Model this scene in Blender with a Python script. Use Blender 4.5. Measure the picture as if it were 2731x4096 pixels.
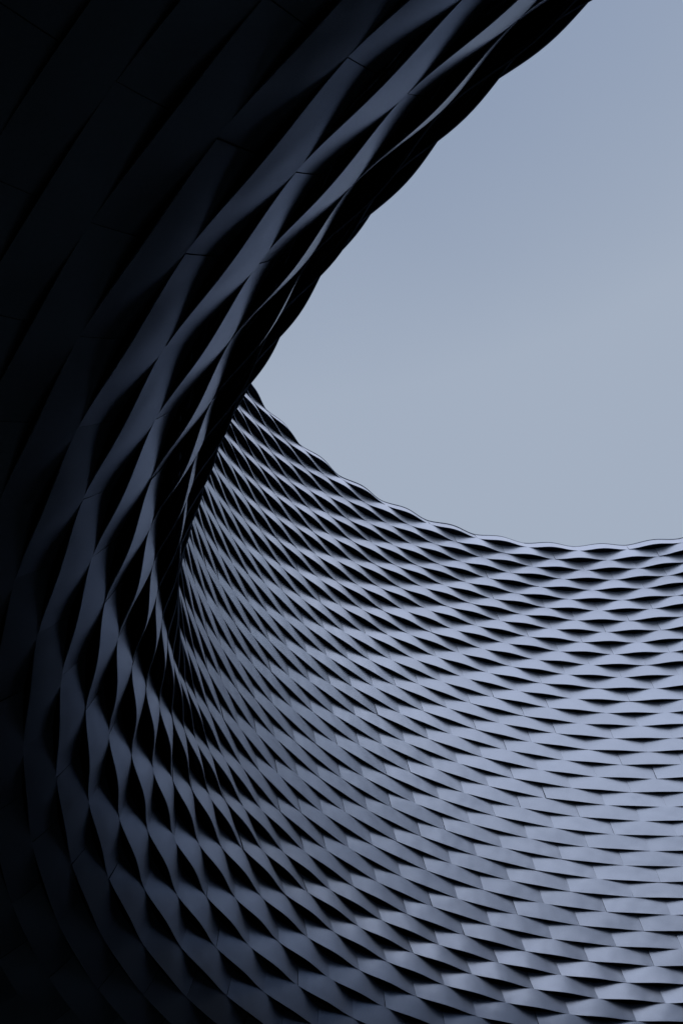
import bpy, math, random
from mathutils import Vector, Matrix
from mathutils.bvhtree import BVHTree

R_ = math.radians
scene = bpy.context.scene
for o in list(bpy.data.objects):
    bpy.data.objects.remove(o, do_unlink=True)
COL = scene.collection

# ------------------------------------------------------------------ camera
EYE = 1.6                                    # eye height above the square
CAM = Vector((-8.603, -12.731, EYE))         # standing under the soffit, outside the opening
PITCH, ROLL = 0.8346, -0.1415
fw = Vector((0, math.cos(PITCH), math.sin(PITCH)))
rt = Vector((1, 0, 0))
up = rt.cross(fw)
cx = rt * math.cos(ROLL) + up * math.sin(ROLL)
cy = -rt * math.sin(ROLL) + up * math.cos(ROLL)
cam_d = bpy.data.cameras.new('camera')
cam = bpy.data.objects.new('camera', cam_d)
COL.objects.link(cam)
M = Matrix((cx, cy, -fw)).transposed().to_4x4()
M.translation = CAM
cam.matrix_world = M
cam_d.sensor_fit = 'VERTICAL'
cam_d.sensor_height = 36.0
cam_d.sensor_width = 24.0
cam_d.lens = 4841.8 / 4096 * 36.0
cam_d.clip_start = 0.1
cam_d.clip_end = 5000
scene.camera = cam

# ------------------------------------------------------------------ light
SUN_EL, SUN_AZ = R_(71), R_(314)             # azimuth counted from +X towards +Y
SUN_DIR = Vector((math.cos(SUN_EL) * math.cos(SUN_AZ), math.cos(SUN_EL) * math.sin(SUN_AZ), math.sin(SUN_EL)))
w = bpy.data.worlds.new('World')
scene.world = w
w.use_nodes = True
nt = w.node_tree
nt.nodes.clear()
out = nt.nodes.new('ShaderNodeOutputWorld')
bg = nt.nodes.new('ShaderNodeBackground')
sky = nt.nodes.new('ShaderNodeTexSky')
sky.sky_type = 'NISHITA'
sky.sun_disc = False
sky.sun_elevation = SUN_EL
sky.sun_rotation = math.atan2(SUN_DIR.x, SUN_DIR.y)
sky.air_density = 1.0
sky.dust_density = 0.4
# thin even veil of cloud in front of the blue
veil = nt.nodes.new('ShaderNodeMix')
veil.data_type = 'RGBA'
veil.inputs[0].default_value = 0.72
veil.inputs[7].default_value = (3.45, 4.05, 5.05, 1)
tc = nt.nodes.new('ShaderNodeTexCoord')
sep = nt.nodes.new('ShaderNodeSeparateXYZ')
nz = nt.nodes.new('ShaderNodeTexNoise')
nz.inputs['Scale'].default_value = 1.7
nz.inputs['Detail'].default_value = 4.0
nz.inputs['Roughness'].default_value = 0.45
mr = nt.nodes.new('ShaderNodeMapRange')       # the veil is seen through more air towards the horizon
mr.inputs[1].default_value = 0.80
mr.inputs[2].default_value = 1.0
mr.inputs[3].default_value = 1.0
mr.inputs[4].default_value = 0.32
mad = nt.nodes.new('ShaderNodeMath')
mad.operation = 'MULTIPLY_ADD'
mad.inputs[1].default_value = 0.30
sub = nt.nodes.new('ShaderNodeMath')
sub.operation = 'SUBTRACT'
sub.inputs[1].default_value = 0.15
sub.use_clamp = True
nt.links.new(tc.outputs['Generated'], nz.inputs['Vector'])
nt.links.new(tc.outputs['Generated'], sep.inputs[0])
nt.links.new(sep.outputs[2], mr.inputs[0])
nt.links.new(nz.outputs['Fac'], mad.inputs[0])
nt.links.new(mr.outputs[0], mad.inputs[2])
nt.links.new(mad.outputs[0], sub.inputs[0])
nt.links.new(sub.outputs[0], veil.inputs[0])
nt.links.new(sky.outputs[0], veil.inputs[6])
nt.links.new(veil.outputs[2], bg.inputs[0])
nt.links.new(bg.outputs[0], out.inputs[0])
bg.inputs[1].default_value = 0.15

sun_d = bpy.data.lights.new('sun', 'SUN')
sun_d.energy = 1.35
sun_d.angle = R_(80)
sun_d.color = (0.95, 0.92, 1.0)
sun = bpy.data.objects.new('sun', sun_d)
sun.rotation_euler = (-SUN_DIR).to_track_quat('-Z', 'Y').to_euler()
sun.location = SUN_DIR * 60
COL.objects.link(sun)

vs = scene.view_settings
vs.view_transform = 'Standard'
vs.look = 'None'
vs.exposure = -0.5
vs.gamma = 1.0
vs.use_curve_mapping = False
scene.render.engine = 'CYCLES'
scene.cycles.max_bounces = 6
scene.cycles.diffuse_bounces = 4

# ------------------------------------------------------------------ materials
def new_mat(name):
    m = bpy.data.materials.new(name)
    m.use_nodes = True
    n = m.node_tree
    return m, n, n.nodes['Principled BSDF']

def aluminium():
    m, n, b = new_mat('satin_aluminium')
    g = n.nodes.new('ShaderNodeNewGeometry')
    at = n.nodes.new('ShaderNodeAttribute')
    at.attribute_name = 'panel_tone'
    big = n.nodes.new('ShaderNodeTexNoise')
    big.inputs['Scale'].default_value = 0.9
    big.inputs['Detail'].default_value = 3
    fine = n.nodes.new('ShaderNodeTexNoise')
    fine.inputs['Scale'].default_value = 38
    fine.inputs['Detail'].default_value = 2
    for t in (big, fine):
        n.links.new(g.outputs['Position'], t.inputs['Vector'])
    # dust streaks, grain and panel-to-panel tone make one multiplier
    a1 = n.nodes.new('ShaderNodeMath'); a1.operation = 'MULTIPLY_ADD'
    a1.inputs[1].default_value = 0.16; a1.inputs[2].default_value = 0.92
    n.links.new(big.outputs['Fac'], a1.inputs[0])
    a2 = n.nodes.new('ShaderNodeMath'); a2.operation = 'MULTIPLY_ADD'
    a2.inputs[1].default_value = 0.14; a2.inputs[2].default_value = 0.93
    n.links.new(fine.outputs['Fac'], a2.inputs[0])
    a3 = n.nodes.new('ShaderNodeMath'); a3.operation = 'MULTIPLY'
    n.links.new(a1.outputs[0], a3.inputs[0]); n.links.new(a2.outputs[0], a3.inputs[1])
    a4 = n.nodes.new('ShaderNodeMath'); a4.operation = 'MULTIPLY'
    n.links.new(a3.outputs[0], a4.inputs[0]); n.links.new(at.outputs['Fac'], a4.inputs[1])
    mx = n.nodes.new('ShaderNodeMix'); mx.data_type = 'RGBA'; mx.blend_type = 'MULTIPLY'
    mx.inputs[0].default_value = 1.0
    mx.inputs[6].default_value = (0.455, 0.510, 0.605, 1)
    n.links.new(a4.outputs[0], mx.inputs[7])
    n.links.new(mx.outputs[2], b.inputs['Base Color'])
    b.inputs['Metallic'].default_value = 0.75
    rr = n.nodes.new('ShaderNodeMath'); rr.operation = 'MULTIPLY_ADD'
    rr.inputs[1].default_value = 0.08; rr.inputs[2].default_value = 0.35
    n.links.new(big.outputs['Fac'], rr.inputs[0])
    n.links.new(rr.outputs[0], b.inputs['Roughness'])
    # faint buckling of the thin sheet
    bk = n.nodes.new('ShaderNodeTexNoise')
    bk.inputs['Scale'].default_value = 2.3
    bk.inputs['Detail'].default_value = 1
    n.links.new(g.outputs['Position'], bk.inputs['Vector'])
    bp = n.nodes.new('ShaderNodeBump')
    bp.inputs['Strength'].default_value = 0.5
    bp.inputs['Distance'].default_value = 0.03
    n.links.new(bk.outputs['Fac'], bp.inputs['Height'])
    n.links.new(bp.outputs[0], b.inputs['Normal'])
    return m

def plain(name, col, rough, scale=4.0, amt=0.25):
    m, n, b = new_mat(name)
    g = n.nodes.new('ShaderNodeNewGeometry')
    t = n.nodes.new('ShaderNodeTexNoise')
    t.inputs['Scale'].default_value = scale
    t.inputs['Detail'].default_value = 5
    n.links.new(g.outputs['Position'], t.inputs['Vector'])
    mx = n.nodes.new('ShaderNodeMix'); mx.data_type = 'RGBA'
    mx.inputs[6].default_value = tuple(c * (1 - amt) for c in col) + (1,)
    mx.inputs[7].default_value = tuple(c * (1 + amt) for c in col) + (1,)
    n.links.new(t.outputs['Fac'], mx.inputs[0])
    n.links.new(mx.outputs[2], b.inputs['Base Color'])
    b.inputs['Roughness'].default_value = rough
    b.inputs['Specular IOR Level'].default_value = 0.2
    return m

ALU = aluminium()
BACK = plain('black_membrane', (0.018, 0.036, 0.040), 0.95)
COPING = plain('dark_coping_metal', (0.12, 0.15, 0.2), 0.6, 20)
RENDER_ = plain('dark_render', (0.022, 0.032, 0.034), 0.9)
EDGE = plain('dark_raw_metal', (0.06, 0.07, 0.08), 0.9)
ROOFM = plain('roof_membrane', (0.16, 0.16, 0.17), 0.9)
ASPH = plain('asphalt', (0.017, 0.025, 0.027), 0.9, 9)

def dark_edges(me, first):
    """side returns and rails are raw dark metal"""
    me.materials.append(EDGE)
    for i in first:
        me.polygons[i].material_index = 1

def mesh_obj(name, verts, faces, mat, parent=None, smooth=False):
    me = bpy.data.meshes.new(name)
    me.from_pydata(verts, [], faces)
    me.materials.append(mat)
    if smooth:
        me.polygons.foreach_set('use_smooth', [True] * len(me.polygons))
    me.update()
    o = bpy.data.objects.new(name, me)
    COL.objects.link(o)
    if parent:
        o.parent = parent
    return o

# ------------------------------------------------------------------ the shape of the opening
SC = 1.1
RAD = 10.0 * SC                              # radius of the well
PITCHB = 0.3393 * SC                         # height of one band along the wall
TOP = EYE + 21.2506 * SC                     # rim of the well
ROW0, CURV = 34.084, 0.10717                 # row where the wall starts to flare, radians per row
NPER = 48                                    # panels round the ring
TH0 = 1.7933
ROWS = 58

S_FLARE = (ROW0 + 1) * PITCHB
RF = PITCHB / CURV                           # flare radius
S_FLAT = S_FLARE + RF * math.pi / 2
def prof(s):
    """point (radius, z) and unit normal (radial, z) towards the open side, at arc length s below the rim"""
    if s <= S_FLARE:
        return RAD, TOP - s, -1.0, 0.0
    if s <= S_FLAT:
        a = (s - S_FLARE) / RF
        return RAD + RF * (1 - math.cos(a)), TOP - S_FLARE - RF * math.sin(a), -math.cos(a), -math.sin(a)
    return RAD + RF + s - S_FLAT, TOP - S_FLARE - RF, 0.0, -1.0

def surf(s, off, th):
    r, z, nr, nz_ = prof(s)
    r += nr * off
    return Vector((r * math.cos(th), r * math.sin(th), z + nz_ * off))

SOFFIT_Z = TOP - S_FLARE - RF

def interp(k, tab):
    for (a, va), (b, vb) in zip(tab, tab[1:]):
        if k <= b:
            t = max(0.0, min(1.0, (k - a) / (b - a)))
            t = t * t * (3 - 2 * t)
            return va + (vb - va) * t
    return tab[-1][1]

# how far the lower edge comes forward, how far the upper edge goes back (in band heights), how sharply a panel is creased
A_BOT = [(0, .26), (8, .22), (18, .12), (25, .08), (30, .09), (34, .18), (39, .24), (43, .14), (46, .10), (58, .10)]
A_TOP = [(0, .20), (10, .18), (20, .13), (27, .11), (31, .15), (35, .28), (40, .30), (43, .16), (46, .10), (58, .08)]
CREASE = [(0, .10), (12, .20), (22, .70), (30, .75), (34, .40), (38, .18), (42, .30), (58, .40)]

def wave(t, m):
    return (1 - m) * math.sin(math.pi * t) ** 2 + m * 4 * t * (1 - t)

NU, NV = 18, 4
NDARK = 4 * NV                               # side returns and joint tongue, raw dark metal
def panel_geo(k, jseam, rng):
    """panel of band k whose left seam (seen from inside) sits on node jseam of row k"""
    ab, at, m = interp(k, A_BOT) * PITCHB, interp(k, A_TOP) * PITCHB, interp(k, CREASE)
    s0, s1 = (k if k else .28) * PITCHB, (k + 1) * PITCHB
    step = 2 * math.pi / NPER
    d_off, d_tilt = rng.uniform(-.005, .005), rng.uniform(-.009, .009)
    d_skew = rng.uniform(-.007, .007)
    V, F = [], []
    gap = (0.0012 if k < 36 else 0.003) / RAD
    def pt(t, v, back=0.0):
        ww = wave(abs(t), m)
        ot, ob = -at * (1 - ww), ab * ww
        if k == 0:                               # the rim band keeps its width and only sways
            ot = ab * (ww - 1) * 1.15
        th = TH0 - step * (jseam + t)
        if t == 0: th -= gap
        if t == 1: th += gap
        off = ot + (ob - ot) * v + d_off + d_tilt * (v - .5) + d_skew * (t - .5) - back
        return surf(s0 + (s1 - s0) * v, off, th)
    for iv in range(NV + 1):
        for iu in range(NU + 1):
            V.append(pt(iu / NU, iv / NV))
    W = NU + 1
    for iv in range(NV):
        for iu in range(NU):
            a = iv * W + iu
            F.append((a, a + W, a + W + 1, a + 1))
    # folded edges: lower and upper return, side returns
    def strip(ps, flip):
        b = len(V)
        for (t, v) in ps:
            V.append(pt(t, v)); V.append(pt(t, v, 0.012))
        for i in range(len(ps) - 1):
            q = (b + 2 * i, b + 2 * i + 1, b + 2 * i + 3, b + 2 * i + 2)
            F.append(q if flip else q[::-1])
    us = [i / NU for i in range(NU + 1)]
    strip([(u, 1.0) for u in us], True)
    strip([(u, 0.0) for u in us], False)
    strip([(0.0, v / NV) for v in range(NV + 1)], True)
    strip([(1.0, v / NV) for v in range(NV + 1)], False)
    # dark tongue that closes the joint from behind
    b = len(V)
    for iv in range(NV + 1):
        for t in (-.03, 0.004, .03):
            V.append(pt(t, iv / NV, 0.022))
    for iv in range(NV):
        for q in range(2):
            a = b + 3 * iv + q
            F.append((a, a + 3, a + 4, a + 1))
    return V, F

def set_tone(o, tones):
    a = o.data.attributes.new('panel_tone', 'FLOAT', 'POINT')
    a.data.foreach_set('value', tones)

# ------------------------------------------------------------------ ground
G = 4000
ground = mesh_obj('ground', [(-G, -G, 0), (G, -G, 0), (G, G, 0), (-G, G, 0)], [(0, 1, 2, 3)], ASPH)
ground['kind'] = 'structure'

# ------------------------------------------------------------------ the hall with its round opening
hall = bpy.data.objects.new('exhibition_hall', None)
COL.objects.link(hall)
hall['label'] = 'exhibition hall with a round open light well clad in woven wavy aluminium bands'
hall['category'] = 'building'

SEG = 96
def revolve(name, pr, mat, smooth=True):
    V, F = [], []
    for i in range(SEG):
        th = 2 * math.pi * i / SEG
        for (r, z) in pr:
            V.append((r * math.cos(th), r * math.sin(th), z))
    n = len(pr)
    for i in range(SEG):
        j = (i + 1) % SEG
        for q in range(n - 1):
            F.append((i * n + q, i * n + q + 1, j * n + q + 1, j * n + q))
    return mesh_obj(name, V, F, mat, hall, smooth)

# black weatherproof layer 0.75 m behind the bands
BK = 0.75
pr = []
s = 0.0
smax = ROWS * PITCHB
while s < smax + 1e-6:
    r, z, nr, nz_ = prof(s)
    pr.append((r - nr * BK, z - nz_ * BK))
    s += PITCHB / 2
backing = revolve('backing_wall', pr, BACK)

# roof, soffit beyond the last band, and unseen walls added to block side light
HALF = 48.0
def ring_to_square(name, rad, z, mat, thick):
    V, F = [], []
    n = SEG
    for zz in (z, z + thick):
        for i in range(n):
            a = 2 * math.pi * i / n
            c, s_ = math.cos(a), math.sin(a)
            q = HALF / max(abs(c), abs(s_))
            V.append((rad * c, rad * s_, zz)); V.append((q * c, q * s_, zz))
    for i in range(n):
        j = (i + 1) % n
        F.append((2 * i, 2 * i + 1, 2 * j + 1, 2 * j))
        b = 2 * n
        F.append((b + 2 * j, b + 2 * j + 1, b + 2 * i + 1, b + 2 * i))
        F.append((2 * i, 2 * j, b + 2 * j, b + 2 * i))
        F.append((2 * j + 1, 2 * i + 1, b + 2 * i + 1, b + 2 * j + 1))
    return mesh_obj(name, V, F, mat, hall)
rE = prof(ROWS * PITCHB)[0]
ring_to_square('soffit', rE + 0.02, SOFFIT_Z - 0.02, RENDER_, 0.25)
revolve('soffit_upstand', [(rE + 0.01, SOFFIT_Z - 0.02), (rE + 0.01, SOFFIT_Z + BK + 0.1)], RENDER_)
ring_to_square('roof', RAD + BK - 0.02, TOP - 0.30, ROOFM, 0.25)
for sx, sy in ((1, 0), (-1, 0), (0, 1), (0, -1)):
    t = 0.3
    if sx:
        x0, x1, y0, y1 = sx * HALF, sx * (HALF + t), -HALF - t, HALF + t
    else:
        x0, x1, y0, y1 = -HALF, HALF, sy * HALF, sy * (HALF + t)
    x0, x1 = min(x0, x1), max(x0, x1)
    y0, y1 = min(y0, y1), max(y0, y1)
    z1 = TOP - 0.06
    v = [(x0, y0, 0), (x1, y0, 0), (x1, y1, 0), (x0, y1, 0), (x0, y0, z1), (x1, y0, z1), (x1, y1, z1), (x0, y1, z1)]
    mesh_obj('light_block_wall', v, [(0, 3, 2, 1), (4, 5, 6, 7), (0, 1, 5, 4), (1, 2, 6, 5), (2, 3, 7, 6), (3, 0, 4, 7)], RENDER_, hall)

# all panels as data
rng = random.Random(4)
panels = []                                  # (band, index, verts, faces, tone)
for k in range(ROWS):
    for i in range(NPER):
        js = i - 36 + (0.5 if k % 2 else 0.0)
        V, F = panel_geo(k, js, rng)
        tone = 1.0 + rng.uniform(-.05, .04)
        panels.append((k, i, V, F, tone))

# the panels that show largest become pieces of their own, the others stay joined in their band
bv, bf, owner = [], [], []
for pi, (k, i, V, F, tn) in enumerate(panels):
    b = len(bv)
    W = NU + 1
    for iv in (0, NV // 2, NV):
        for iu in range(0, NU + 1, 3):
            bv.append(V[iv * W + iu])
    nn = NU // 3 + 1
    for iv in range(2):
        for iu in range(nn - 1):
            a = b + iv * nn + iu
            bf.append((a, a + nn, a + nn + 1, a + 1)); owner.append(pi)
tree = BVHTree.FromPolygons(bv, bf)
count = {}
fx = 4841.8
for yy in range(8, 4096, 14):
    for xx in range(7, 2731, 14):
        d = (fw * fx + cx * (xx - 1365.5) - cy * (yy - 2048)).normalized()
        hit = tree.ray_cast(CAM, d)
        if hit[2] is not None:
            p = owner[hit[2]]
            count[p] = count.get(p, 0) + 1
single = set(sorted(count, key=lambda p: -count[p])[:300])
print('visible panels', len(count), 'smallest single', min(count[p] for p in single))

for k in range(ROWS):
    V, F, T, D = [], [], [], []
    for pi in range(k * NPER, (k + 1) * NPER):
        if pi in single:
            continue
        _, _, v, f, tn = panels[pi]
        b = len(V)
        V += v
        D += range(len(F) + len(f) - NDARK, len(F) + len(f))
        F += [tuple(b + q for q in ff) for ff in f]
        T += [tn] * len(v)
    # the rail that carries the panels, hidden behind them
    ab, at, m = interp(k, A_BOT) * PITCHB, interp(k, A_TOP) * PITCHB, interp(k, CREASE)
    b, n = len(V), NPER * 8
    D += range(len(F), len(F) + 4 * n)
    for i in range(n):
        t = (i % 8) / 8
        ww = wave(t, m)
        th = TH0 - 2 * math.pi / NPER * (i / 8 + (0.5 if k % 2 else 0.0))
        off = .5 * (ab * ww - at * (1 - ww)) - 0.05
        if k == 0:
            off -= .02
        for ds, do in ((-.02, 0), (.02, 0), (.02, -.04), (-.02, -.04)):
            V.append(surf((k + .55) * PITCHB + ds, off + do, th))
    for i in range(n):
        j = (i + 1) % n
        for q in range(4):
            F.append((b + 4 * i + q, b + 4 * i + (q + 1) % 4, b + 4 * j + (q + 1) % 4, b + 4 * j + q))
    T += [0.5] * (4 * n)
    band = mesh_obj('band', V, F, ALU, hall, True)
    set_tone(band, T)
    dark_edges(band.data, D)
    if k == 0:
        band['label'] = 'narrow dull rim band against the sky'
    for pi in range(k * NPER, (k + 1) * NPER):
        if pi in single:
            _, _, v, f, tn = panels[pi]
            p = mesh_obj('panel', v, f, ALU, band, True)
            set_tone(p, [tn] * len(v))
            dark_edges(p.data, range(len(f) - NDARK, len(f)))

# thin dark coping that follows the wavy upper edge of the top band
V, F = [], []
n = NPER * NU
ab, at, m = interp(0, A_BOT) * PITCHB, interp(0, A_TOP) * PITCHB, interp(0, CREASE)
for i in range(n):
    t = (i % NU) / NU
    j = i // NU
    th = TH0 - 2 * math.pi / NPER * (j + t)
    off = -1.15 * ab * (1 - wave(t, m))
    for (do, dz) in ((0.007, -0.002), (0.007, 0.014), (-1.0, 0.014), (-1.0, -0.002)):
        r = RAD - off - do
        V.append((r * math.cos(th), r * math.sin(th), TOP - .28 * PITCHB + dz))
for i in range(n):
    j = (i + 1) % n
    for q in range(4):
        F.append((4 * i + q, 4 * j + q, 4 * j + (q + 1) % 4, 4 * i + (q + 1) % 4))
mesh_obj('rim_coping', V, F, COPING, hall)
